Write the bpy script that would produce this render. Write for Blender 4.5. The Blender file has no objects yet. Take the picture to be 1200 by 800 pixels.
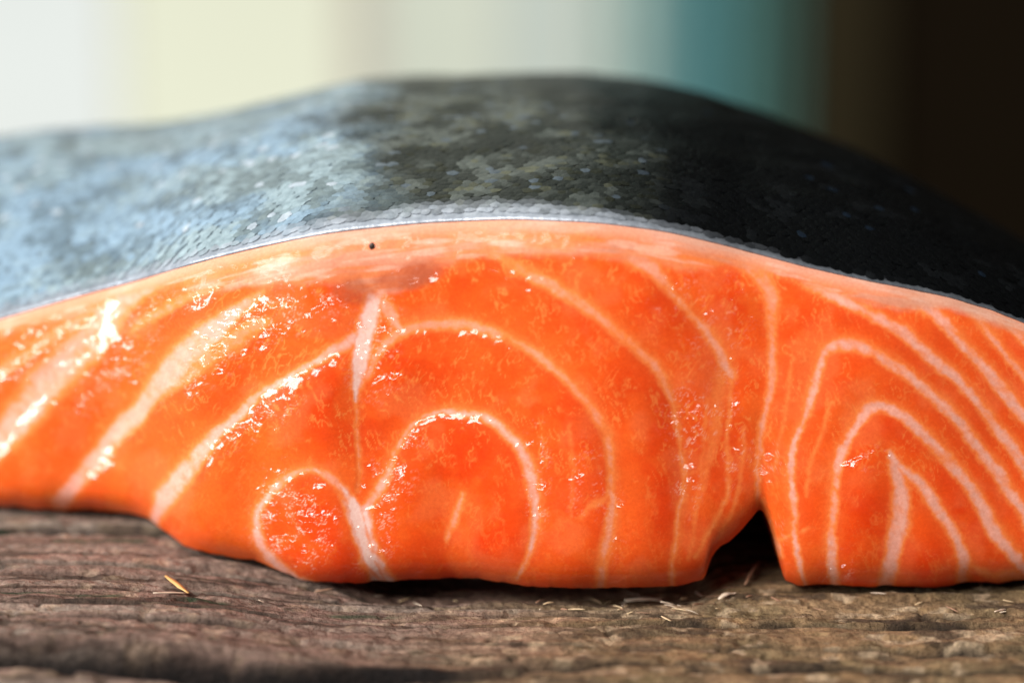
import bpy, math, random
import numpy as np
from mathutils import Vector

random.seed(7)
RNG = np.random.default_rng(11)
S = bpy.context.scene
COL = S.collection
R = math.radians

# ------------------------------------------------------------------ camera
# real size: the cut face is about 4.2 cm high and 12 cm of it are in view
PX = 1.0e-4                      # metres per photo unit on the focus plane
DIST, TILT = 0.3333, R(15.0)
FW = np.array([0, math.cos(TILT), -math.sin(TILT)])
UP = np.array([0, math.sin(TILT), math.cos(TILT)])
RT = np.array([1.0, 0, 0])


def ray(px, py):
    px = np.asarray(px, float); py = np.asarray(py, float)
    a = (px - 600) * PX / DIST; b = (400 - py) * PX / DIST
    return FW + a[..., None] * RT + b[..., None] * UP


def on_plane_y(px, py, y):
    r = ray(px, py); t = (np.asarray(y) - CAM[1]) / r[..., 1]
    return CAM + r * t[..., None]


def on_plane_z(px, py, z):
    r = ray(px, py); t = (np.asarray(z) - CAM[2]) / r[..., 2]
    return CAM + r * t[..., None]


CAM = -DIST * FW
CAM = CAM + np.array([0, 0, -on_plane_y(600, 688, np.float64(0.0))[2]])   # foot of the cut at z = 0

cam_d = bpy.data.cameras.new('camera')
cam = bpy.data.objects.new('camera', cam_d); COL.objects.link(cam)
cam.location = CAM
cam.rotation_euler = (math.pi / 2 - TILT, 0, 0)
cam_d.sensor_width = 36; cam_d.lens = 36 * DIST / (1200 * PX)
cam_d.clip_start = 0.01; cam_d.clip_end = 50
cam_d.dof.use_dof = True
cam_d.dof.focus_distance = DIST - 0.001
cam_d.dof.aperture_fstop = 7.6
cam_d.dof.aperture_blades = 0
S.camera = cam

# ------------------------------------------------------------------ light
W = bpy.data.worlds.new('World'); S.world = W; W.use_nodes = True
W.node_tree.nodes['Background'].inputs[0].default_value = (0.80, 0.88, 1.0, 1)
W.node_tree.nodes['Background'].inputs[1].default_value = 0.075


def area(name, loc, target, size, power, color):
    d = bpy.data.lights.new(name, 'AREA'); d.energy = power; d.color = color
    d.shape = 'RECTANGLE'; d.size = size[0]; d.size_y = size[1]
    o = bpy.data.objects.new(name, d); COL.objects.link(o)
    o.location = loc
    o.rotation_euler = (Vector(target) - Vector(loc)).to_track_quat('-Z', 'Y').to_euler()
    return o


area('front_key_light', (-0.46, -0.66, 0.70), (0, 0, 0.02), (0.5, 0.45), 17.0, (1.0, 0.97, 0.93))  # added soft key lamp for the cut face, source unseen
area('side_sheen_light', (-0.98, -0.22, 0.30), (0, 0, 0.03), (0.34, 0.44), 11.0, (0.95, 0.98, 1.0))  # added lamp, placed so its highlights land on the left seams

S.view_settings.view_transform = 'Standard'
S.view_settings.look = 'None'
S.view_settings.exposure = 0.0
S.view_settings.gamma = 1.0
S.view_settings.use_curve_mapping = False
S.cycles.use_denoising = True
S.cycles.max_bounces = 8

# ------------------------------------------------------------------ helpers


def lattice(seed):
    return np.random.default_rng(seed).random((256, 256))


_LAT = {}


def vnoise(x, y, seed=0):
    if seed not in _LAT: _LAT[seed] = lattice(seed)
    L = _LAT[seed]
    xi = np.floor(x).astype(int); yi = np.floor(y).astype(int)
    fx = x - xi; fy = y - yi
    fx = fx * fx * fx * (fx * (fx * 6 - 15) + 10); fy = fy * fy * fy * (fy * (fy * 6 - 15) + 10)
    a = L[xi & 255, yi & 255]; b = L[(xi + 1) & 255, yi & 255]
    c = L[xi & 255, (yi + 1) & 255]; d = L[(xi + 1) & 255, (yi + 1) & 255]
    return (a * (1 - fx) + b * fx) * (1 - fy) + (c * (1 - fx) + d * fx) * fy


def fbm(x, y, seed=0, octaves=4, gain=0.5):
    s = 0; amp = 1; tot = 0
    for i in range(octaves):
        c, sn = math.cos(0.6 * i), math.sin(0.6 * i)
        s = s + amp * vnoise((x * c - y * sn) * 2 ** i + 17.3 * i, (x * sn + y * c) * 2 ** i - 5.1 * i, seed + i)
        tot += amp; amp *= gain
    return s / tot          # 0..1


def fbm_str(x, y, seed=0, octaves=4, gain=0.5):      # unrotated, keeps a grain direction
    s = 0; amp = 1; tot = 0
    for i in range(octaves):
        s = s + amp * vnoise(x * 2 ** i + 17.3 * i, y * 2 ** i - 5.1 * i, seed + i)
        tot += amp; amp *= gain
    return s / tot


def sstep(a, b, x):
    t = np.clip((np.asarray(x, float) - a) / (b - a), 0, 1)
    return t * t * (3 - 2 * t)


def curve(pts):
    p = np.array(pts, float)
    return lambda x: np.interp(x, p[:, 0], p[:, 1])


def smooth_curve(pts, x, sig):
    xs = np.arange(x.min() - 4 * sig, x.max() + 4 * sig, 1.0)
    ys = curve(pts)(xs)
    k = np.exp(-0.5 * (np.arange(-int(3 * sig), int(3 * sig) + 1) / sig) ** 2); k /= k.sum()
    n = len(k) // 2
    ys = np.convolve(np.pad(ys, n, mode='edge'), k, 'valid')
    return np.interp(x, xs, ys)


def grid_faces(nr, nc):
    i = np.arange(nr - 1)[:, None] * nc + np.arange(nc - 1)[None, :]
    return np.stack([i, i + 1, i + nc + 1, i + nc], -1).reshape(-1, 4)


def mesh_from(name, V, F, mat, parent=None, colour=None, extra=None, normals=None, smooth=True):
    V = np.asarray(V, float); F = np.asarray(F)
    me = bpy.data.meshes.new(name)
    n, k = F.shape
    me.vertices.add(len(V)); me.vertices.foreach_set('co', V.ravel().astype(np.float32))
    me.loops.add(n * k); me.loops.foreach_set('vertex_index', F.ravel().astype(np.int32))
    me.polygons.add(n); me.polygons.foreach_set('loop_start', (np.arange(n) * k).astype(np.int32))
    me.polygons.foreach_set('use_smooth', np.full(n, smooth))
    me.update(calc_edges=True)
    if colour is not None:
        a = me.attributes.new('tint', 'FLOAT_COLOR', 'POINT')
        c = np.ones((len(V), 4), np.float32); c[:, :3] = colour
        a.data.foreach_set('color', c.ravel())
    for key, val in (extra or {}).items():
        if val.ndim == 2:
            a = me.attributes.new(key, 'FLOAT_VECTOR', 'POINT'); a.data.foreach_set('vector', val.astype(np.float32).ravel())
        else:
            a = me.attributes.new(key, 'FLOAT', 'POINT'); a.data.foreach_set('value', val.astype(np.float32))
    if normals is not None:
        me.normals_split_custom_set_from_vertices(normals.astype(np.float32).tolist())
    me.materials.append(mat)
    o = bpy.data.objects.new(name, me); COL.objects.link(o)
    if parent: o.parent = parent
    return o


def empty(name, loc):
    o = bpy.data.objects.new(name, None); COL.objects.link(o); o.location = loc; o.empty_display_size = 0.01
    return o


def tag(o, label=None, cat=None, group=None, kind=None):
    if label: o['label'] = label
    if cat: o['category'] = cat
    if group: o['group'] = group
    if kind: o['kind'] = kind
    return o


class Mat:
    def __init__(self, name):
        self.m = bpy.data.materials.new(name); self.m.use_nodes = True
        self.t = self.m.node_tree; self.b = self.t.nodes['Principled BSDF']

    def n(self, kind, **kw):
        nd = self.t.nodes.new(kind)
        for k, v in kw.items(): setattr(nd, k, v)
        return nd

    def link(self, a, b): self.t.links.new(a, b)

    def attr(self, name): return self.n('ShaderNodeAttribute', attribute_name=name)

    def math(self, op, a, b=None, clamp=False):
        nd = self.n('ShaderNodeMath', operation=op, use_clamp=clamp)
        for i, v in enumerate((a, b)):
            if v is None: continue
            if isinstance(v, (int, float)): nd.inputs[i].default_value = v
            else: self.link(v, nd.inputs[i])
        return nd.outputs[0]

    def noise(self, vec, scale, detail=4, rough=0.55, dist=0.0):
        nd = self.n('ShaderNodeTexNoise'); self.link(vec, nd.inputs['Vector'])
        nd.inputs['Scale'].default_value = scale; nd.inputs['Detail'].default_value = detail
        nd.inputs['Roughness'].default_value = rough; nd.inputs['Distortion'].default_value = dist
        return nd.outputs['Fac']

    def mapping(self, vec, scale=(1, 1, 1), rot=(0, 0, 0)):
        nd = self.n('ShaderNodeMapping'); self.link(vec, nd.inputs['Vector'])
        nd.inputs['Scale'].default_value = scale; nd.inputs['Rotation'].default_value = rot
        return nd.outputs[0]

    def bump(self, h, strength, dist, normal=None):
        nd = self.n('ShaderNodeBump'); self.link(h, nd.inputs['Height'])
        nd.inputs['Distance'].default_value = dist
        if isinstance(strength, (int, float)): nd.inputs['Strength'].default_value = strength
        else: self.link(strength, nd.inputs['Strength'])
        if normal is not None: self.link(normal, nd.inputs['Normal'])
        return nd.outputs[0]

    def mix(self, fac, a, b, mode='MIX'):
        nd = self.n('ShaderNodeMix', data_type='RGBA', blend_type=mode)
        for idx, v in ((0, fac), (6, a), (7, b)):
            if isinstance(v, (int, float)): nd.inputs[idx].default_value = v
            elif isinstance(v, tuple): nd.inputs[idx].default_value = (*v, 1)
            else: self.link(v, nd.inputs[idx])
        return nd.outputs[2]

    def ramp(self, fac, stops):
        nd = self.n('ShaderNodeValToRGB'); self.link(fac, nd.inputs[0])
        e = nd.color_ramp.elements
        while len(e) < len(stops): e.new(0.5)
        for el, (p, c) in zip(e, stops):
            el.position = p; el.color = (*c, 1) if len(c) == 3 else c
        return nd.outputs[0]

    def set(self, **kw):
        for k, v in kw.items(): self.b.inputs[k.replace('_', ' ')].default_value = v


# ------------------------------------------------------------------ materials
def mat_flesh():
    m = Mat('wet_flesh')
    face = m.attr('face_co').outputs['Vector']          # millimetres on the cut
    rag = m.attr('ragged').outputs['Fac']
    tint = m.attr('tint').outputs['Color']
    wetn = m.attr('wet_normal').outputs['Vector']       # fine relief of the wet film
    fine = m.noise(face, 2.6, 4, 0.6, 0.4)
    shade = m.ramp(fine, [(0.28, (0.93, 0.86, 0.84)), (0.72, (1.05, 1.14, 1.16))])
    m.link(m.mix(1.0, tint, shade, 'MULTIPLY'), m.b.inputs['Base Color'])
    n1 = m.noise(face, 1.0, 2, 0.5, 0.3)
    strength = m.math('ADD', 0.06, m.math('MULTIPLY', rag, 0.16), True)
    m.link(m.bump(n1, strength, 0.0008, wetn), m.b.inputs['Coat Normal'])
    m.link(m.attr('wetness').outputs['Fac'], m.b.inputs['Coat Weight'])
    m.set(Roughness=0.36, Specular_IOR_Level=0.12, Coat_Roughness=0.12, Coat_IOR=1.45)
    return m.m


def mat_skin(name, rough=0.34, metal=0.35):
    m = Mat(name)
    tc = m.n('ShaderNodeTexCoord').outputs['Object']
    tint = m.attr('tint').outputs['Color']
    n = m.noise(tc, 900, 3, 0.6)
    sh = m.ramp(n, [(0.3, (0.72, 0.74, 0.76)), (0.7, (1.2, 1.2, 1.2))])
    m.link(m.mix(1.0, tint, sh, 'MULTIPLY'), m.b.inputs['Base Color'])
    b = m.bump(m.noise(tc, 1500, 3, 0.6), 0.35, 0.0003)
    m.link(b, m.b.inputs['Normal'])
    m.set(Roughness=rough, Metallic=metal, Specular_IOR_Level=0.16, Coat_Weight=0.04, Coat_Roughness=0.22)
    return m.m


def mat_wood():
    m = Mat('weathered_wood')
    tint = m.attr('tint').outputs['Color']
    co = m.attr('wood_co').outputs['Vector']           # millimetres
    fine = m.noise(m.mapping(co, (0.8, 0.9, 1.0)), 1.0, 5, 0.7, 0.2)
    sh = m.ramp(fine, [(0.28, (0.30, 0.28, 0.27)), (0.5, (0.95, 0.95, 0.95)), (0.74, (1.8, 1.8, 1.8))])
    m.link(m.mix(1.0, tint, sh, 'MULTIPLY'), m.b.inputs['Base Color'])
    b = m.bump(m.noise(m.mapping(co, (0.9, 1.0, 1.0)), 1.4, 5, 0.7), 0.9, 0.0011)
    m.link(b, m.b.inputs['Normal'])
    m.set(Roughness=0.85, Specular_IOR_Level=0.25)
    return m.m


def mat_plain(name, colour, rough=0.7, emit=None, bump_scale=60.0, metal=0.0):
    m = Mat(name)
    tc = m.n('ShaderNodeTexCoord').outputs['Object']
    n = m.noise(tc, bump_scale, 3, 0.5)
    sh = m.ramp(n, [(0.3, (0.9, 0.9, 0.9)), (0.7, (1.08, 1.08, 1.08))])
    c = m.mix(1.0, colour, sh, 'MULTIPLY')
    m.set(Roughness=rough, Metallic=metal, Specular_IOR_Level=0.05 if rough > 0.75 else 0.4)
    if not emit: m.link(c, m.b.inputs['Base Color'])
    if emit:
        m.b.inputs['Base Color'].default_value = (0.02, 0.02, 0.02, 1)
        m.link(c, m.b.inputs['Emission Color']); m.set(Emission_Strength=emit)
    return m.m


def srgb(r, g, b):
    f = lambda v: (v / 255 / 12.92) if v / 255 <= 0.04045 else ((v / 255 + 0.055) / 1.055) ** 2.4
    return (f(r), f(g), f(b))


FLESH, SKIN, SCALE, WOOD = mat_flesh(), mat_skin('fish_skin'), mat_skin('fish_scale', 0.42, 0.25), mat_wood()

# ------------------------------------------------------------------ background, far behind and out of focus
YB = 1.0


def bx(px):                       # photo column -> x on the far wall
    return float(CAM[0] + ray(px, 130)[0] * (YB - CAM[1]) / ray(px, 130)[1])


def slab(name, x0, x1, y, z0, z1, th, mat, parent=None, bulge=0.0, n=2):
    xs = np.linspace(x0, x1, n); V = []; F = []
    for z in (z0, z1):
        for i, x in enumerate(xs):
            V.append((x, y - bulge * math.sin(math.pi * i / (n - 1)), z))
        for x in xs: V.append((x, y + th, z))
    for i in range(n - 1):
        F += [(i, i + 1, 2 * n + i + 1, 2 * n + i), (n + i + 1, n + i, 3 * n + i, 3 * n + i + 1),
              (2 * n + i, 2 * n + i + 1, 3 * n + i + 1, 3 * n + i), (i + 1, i, n + i, n + i + 1)]
    F += [(n, 0, 2 * n, 3 * n), (n - 1, 2 * n - 1, 4 * n - 1, 3 * n - 1)]
    return mesh_from(name, V, np.array(F), mat, parent, smooth=False)


backdrop_root = tag(empty('backdrop', (0, YB, -0.5)), 'glowing cream window strips, out of focus behind the silvery skin', 'backdrop')  # pale background strips, given a glow of their own for brightness
backdrop_loc = Vector((0, YB, -0.5))
glow_strips = [(-2600, -700, (236, 240, 236)), (-690, 140, (236, 241, 236)), (146, 405, (238, 240, 214)), (446, 585, (214, 219, 200)),
         (589, 682, (196, 205, 194))]
bars = [(-700, -690), (140, 146), (405, 446), (585, 589), (682, 692)]


def child_slab(name, a, b, mat, yoff, th):
    o = slab(name, bx(a), bx(b), YB + yoff, -0.5, 1.6, th, mat, backdrop_root)
    o.matrix_parent_inverse.identity()
    o.location = -backdrop_loc
    return o


for i, (a, b, c) in enumerate(glow_strips):
    child_slab('glow_strip', a, b, mat_plain('strip_glow', srgb(*c), 0.4, 0.98, 3.0), 0, 0.006)
BAR = mat_plain('strip_bar', (0.80, 0.74, 0.60), 0.6)
for a, b in bars: child_slab('strip_bar', a, b, BAR, -0.004, 0.014)

pale = mat_plain('pale_mint_cloth', (0.58, 0.72, 0.66), 0.8)
teal = mat_plain('teal_cloth', (0.15, 0.36, 0.37), 0.8)
green = mat_plain('dull_green_cloth', (0.10, 0.20, 0.165), 0.8)
mist = mat_plain('misty_teal_cloth', (0.30, 0.52, 0.50), 0.8)
dusk = mat_plain('dusky_teal_cloth', (0.13, 0.30, 0.28), 0.8)
cur = tag(empty('curtain', (bx(690), YB, -0.5)), 'blurred curtain of pale mint, teal and dull green folds', 'curtain')
for a, b, mt in ((692, 730, pale), (730, 766, pale), (766, 790, mist), (790, 822, teal), (822, 850, teal), (850, 884, dusk), (884, 910, green), (910, 936, green)):
    o = slab('fold', bx(a), bx(b), YB - 0.01, -0.5, 1.6, 0.004, mt, cur, 0.008, 9)
    o.location = -Vector((bx(690), YB, -0.5))
tag(slab('post', bx(934), bx(1020), YB - 0.03, -0.5, 1.6, 0.05, mat_plain('brown_post', (0.038, 0.029, 0.014), 0.9, None, 5.0)), 'blurred dull brown upright post beside the teal curtain', 'post')
tag(slab('wall', bx(1010), 3.0, YB - 0.02, -0.5, 1.6, 0.1, mat_plain('dark_brown_wall', (0.012, 0.0075, 0.0035), 0.9, None, 5.0)), kind='structure')

# ------------------------------------------------------------------ the board
def lift(x):
    return 0.0035 * sstep(-0.012, -0.05, x)


GAP_A = on_plane_z(0, 768, np.float64(0.0034)); GAP_B = on_plane_z(640, 782, np.float64(0.0))


def gap_y(x):
    return GAP_A[1] + (GAP_B[1] - GAP_A[1]) * (x - GAP_A[0]) / (GAP_B[0] - GAP_A[0]) + 0.0008 * np.sin(x * 90) + 0.0004 * np.sin(x * 310)


def board_relief(x, y):
    X, Y = x * 1000, y * 1000         # mm
    wx = Y + 1.0 * (fbm(X / 45, Y / 14, 50, 3) - 0.5)
    h = 1.3 * (fbm_str(X / 60, wx / 7, 60, 3) - 0.5)
    h += 0.75 * (fbm_str(X / 16, wx / 1.7, 70, 3) - 0.5)
    h += 0.7 * (fbm_str(X / 3.4, wx / 0.9, 80, 3) - 0.5)
    fiss = fbm_str(X / 45, wx / 1.5, 90, 2)
    h -= 1.5 * sstep(0.62, 0.74, fiss)
    h -= 0.5 * sstep(0.64, 0.8, fbm(X / 2.2, Y / 1.6, 95, 3))
    # dry fibrous rubble on the right hand side
    rough = sstep(-10, 25, X)
    h += rough * (0.9 * (fbm_str(X / 7.0, wx / 1.2, 100, 4) - 0.5) + 0.5 * (fbm(X / 9, Y / 7, 104, 3) - 0.5))
    # long open crack, closing towards the right
    g = gap_y(x) * 1000
    wdt = 1.5 * sstep(12, -40, X) + 0.05
    d = np.abs(Y - g)
    h -= 7.0 * sstep(wdt + 1.1, wdt * 0.4, d) * sstep(14, -12, X)
    h += 1.0 * np.exp(-((Y - g - 4.0) / 2.6) ** 2) * sstep(10, -40, X)
    h -= 1.2 * sstep(0, -8, Y - g) * sstep(20, -30, X)
    return h / 1000


def axis(lo, hi, step, far_lo, far_hi, grow):
    core = list(np.arange(lo, hi, step)); a = core[0]; s = step
    left = []
    while a > far_lo: s *= grow; a -= s; left.append(max(a, far_lo))
    b = core[-1]; s = step; right = []
    while b < far_hi: s *= grow; b += s; right.append(min(b, far_hi))
    return np.array(left[::-1] + core + right)


gx = axis(-0.072, 0.072, 0.00024, -0.30, 0.30, 1.16)
gy = axis(-0.052, 0.030, 0.00022, -0.14, 0.162, 1.16)
XX, YY = np.meshgrid(gx, gy)
ZR = board_relief(XX, YY)
under = sstep(-0.002, 0.006, YY) * sstep(0.12, 0.1, YY) * sstep(0.09, 0.08, XX) * sstep(-0.012, 0.02, XX)
ZZ = lift(XX) + ZR * (1 - 0.6 * under) - 0.0006 - 0.0019 * sstep(-0.0045, -0.0005, YY) * sstep(-0.022, -0.014, XX) * sstep(0.026, 0.022, XX)
Xm, Ym = XX * 1000, YY * 1000
wy = Ym + 1.0 * (fbm(Xm / 45, Ym / 14, 50, 3) - 0.5)
a1 = fbm_str(Xm / 45, wy / 2.4, 120, 4)
a2 = fbm_str(Xm / 12, wy / 0.9, 130, 4)
a3 = fbm(Xm / 5, Ym / 4, 140, 4)
mauve = np.array([0.235, 0.165, 0.140]); grey = np.array([0.27, 0.235, 0.205]); dark = np.array([0.055, 0.040, 0.030])
tan = np.array([0.33, 0.225, 0.115]); olive = np.array([0.125, 0.115, 0.062]); moss = np.array([0.030, 0.060, 0.032])
cl = lambda t: np.clip(t, 0, 1)[..., None]
wc = mauve + (grey - mauve) * cl((a1 - 0.35) * 2.6)
wc = wc + (dark - wc) * cl(sstep(0.54, 0.68, a2)) * 0.85
rt = sstep(-20, 30, Xm + 0.6 * (-10 - Ym))
wc = wc + (tan * (0.55 + 0.9 * a3[..., None]) - wc) * cl(rt * 0.8)
wc = wc + (olive - wc) * cl(rt * sstep(0.42, 0.62, fbm(Xm / 9, Ym / 6, 150, 4)) * 0.45)
wc = wc + (dark - wc) * cl(rt * sstep(0.56, 0.7, fbm_str(Xm / 7, wy / 2.2, 160, 4)) * 0.75)
pale_f = sstep(0.63, 0.72, fbm_str(Xm / 2.8, wy / 1.3, 170, 3)) * (0.25 + 0.75 * rt)
wc = wc + (np.array([0.52, 0.42, 0.29]) - wc) * cl(pale_f * 0.85)
lines = np.zeros_like(Xm)
for yl, sd, wd in ((9.0, 1, 0.55), (13.5, 2, 0.5), (17.5, 5, 0.4), (-9.5, 3, 0.3)):
    yy0 = yl + 0.8 * (fbm(Xm / 12, Xm * 0 + sd, 180 + sd, 3) - 0.5) * 2 + 0.03 * (Xm + 50)
    lines = np.maximum(lines, np.exp(-((Ym - yy0) / wd) ** 2) * sstep(0.35, 0.6, fbm(Xm / 6, Ym * 0 + sd * 3.1, 190 + sd, 3)) * sstep(-8, -18, Xm))
wc = wc + (moss - wc) * cl(lines * 0.9)
crack = sstep(2.7, 1.7, np.abs(Ym - gap_y(XX) * 1000)) * sstep(10, -10, Xm)
wc = wc + (np.array([0.010, 0.007, 0.006]) - wc) * cl(crack)  # inside of the crack painted near-black in place of shade
fis = sstep(0.60, 0.70, fbm_str(Xm / 45, wy / 1.5, 90, 2))
wc = wc + (np.array([0.02, 0.013, 0.010]) - wc) * cl(fis * 0.8)
wc = wc * np.array([1.06, 0.95, 0.86]) * (1.0 - 0.18 * rt[..., None]) * (0.75 + 0.5 * fbm(Xm / 14, Ym / 5, 196, 3)[..., None])
nr, nc = XX.shape
Vw = np.stack([XX, YY, ZZ], -1).reshape(-1, 3); Cw = wc.reshape(-1, 3)
Fw = grid_faces(nr, nc)
# sides and bottom of the board
ring = np.concatenate([np.arange(nc), np.arange(1, nr) * nc + nc - 1, (nr - 1) * nc + np.arange(nc - 2, -1, -1), np.arange(nr - 2, 0, -1) * nc])
base = len(Vw); low = Vw[ring].copy(); low[:, 2] = -0.028
Vw = np.concatenate([Vw, low]); Cw = np.concatenate([Cw, Cw[ring] * 0 + mauve])
k = np.arange(len(ring)); k2 = (k + 1) % len(ring)
Fw = np.concatenate([Fw, np.stack([ring[k], base + k, base + k2, ring[k2]], -1)])
board = mesh_from('wooden_board', Vw, Fw, WOOD, None, Cw, {'wood_co': Vw * 1000})
tag(board, 'weathered grey-brown wooden board with a long crack, under the salmon', 'board')


def board_z(x, y):
    j = np.clip(np.searchsorted(gx, x), 0, nc - 1); i = np.clip(np.searchsorted(gy, y), 0, nr - 1)
    return float(ZZ[i, j])


# ------------------------------------------------------------------ the fillet: cut face
PX0, PX1 = -270.0, 1470.0
TOP = [(-330, 470), (-200, 428), (-100, 402), (0, 374), (100, 345), (200, 317), (300, 290), (400, 271), (500, 261), (600, 257), (700, 261), (780, 271),
       (860, 290), (940, 312), (1020, 330), (1100, 345), (1160, 362), (1200, 378), (1300, 425), (1400, 485), (1500, 550)]
BOT = [(-330, 570), (-100, 584), (0, 592), (60, 597), (110, 596), (150, 600), (172, 606), (190, 620), (215, 640), (240, 647), (270, 651), (300, 656), (330, 668),
       (355, 680), (400, 683), (450, 681), (480, 679), (540, 676), (590, 681), (620, 686), (680, 689), (760, 687), (800, 684), (826, 679), (834, 652),
       (845, 640), (865, 625), (880, 607), (890, 595), (896, 601), (905, 625), (912, 655), (919, 679), (935, 685), (1000, 686), (1080, 688), (1110, 687), (1135, 680),
       (1170, 684), (1200, 678), (1260, 684), (1500, 690)]
SIL = [(-330, 190), (-100, 172), (0, 165), (100, 155), (200, 147), (300, 132), (380, 110), (430, 97), (500, 94), (600, 93), (680, 92), (750, 97), (820, 111), (900, 139),
       (1000, 180), (1100, 229), (1200, 284), (1300, 345), (1500, 470)]

STEP = 1.3
pxs = np.arange(PX0, PX1 + 0.1, STEP); NU = len(pxs)
NV = 290
top = smooth_curve(TOP, pxs, 18); bot = smooth_curve(BOT, pxs, 2.2)
bot = bot + 5.0 * (fbm(pxs / 20.0, pxs * 0 + 3.3, 600, 3) - 0.5)
bot_flat = smooth_curve([p for p in BOT if not 828 < p[0] < 918], pxs, 22)
# rounded ends, outside the picture
endf = np.sqrt(np.clip(1 - np.clip((-190 - pxs) / 80.0, 0, 1) ** 2, 0, 1)) * np.sqrt(np.clip(1 - np.clip((pxs - 1370) / 100.0, 0, 1) ** 2, 0, 1))
endf = np.maximum(endf, 0.03)
top = bot_flat + (top - bot_flat) * endf
# plan shape of the cut: its foot stands on the board
xg = (pxs - 600) * PX
foot = on_plane_z(pxs, bot_flat, lift(xg * 1.03) + 0.0003 + 0.0009 * sstep(380, 500, pxs) * sstep(1250, 850, pxs))
fp = np.stack([pxs, foot[:, 1]], -1)
recess = smooth_curve(fp, pxs, 16); recess = recess + (smooth_curve(fp, pxs, 70) - recess) * sstep(420, 620, pxs) - 0.0044

v = np.linspace(0, 1, NV)
PXg = np.repeat(pxs[None], NV, 0)
PYg = bot[None] + (top - bot)[None] * v[:, None]
wob = 2.0
WX = PXg + wob * 2 * (fbm(PXg / 11, PYg / 11, 200, 3) - 0.5) + 5 * (fbm(PXg / 45, PYg / 45, 204, 2) - 0.5)
WY = PYg + wob * 2 * (fbm(PXg / 11, PYg / 11, 210, 3) - 0.5) + 5 * (fbm(PXg / 45, PYg / 45, 214, 2) - 0.5)

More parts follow.
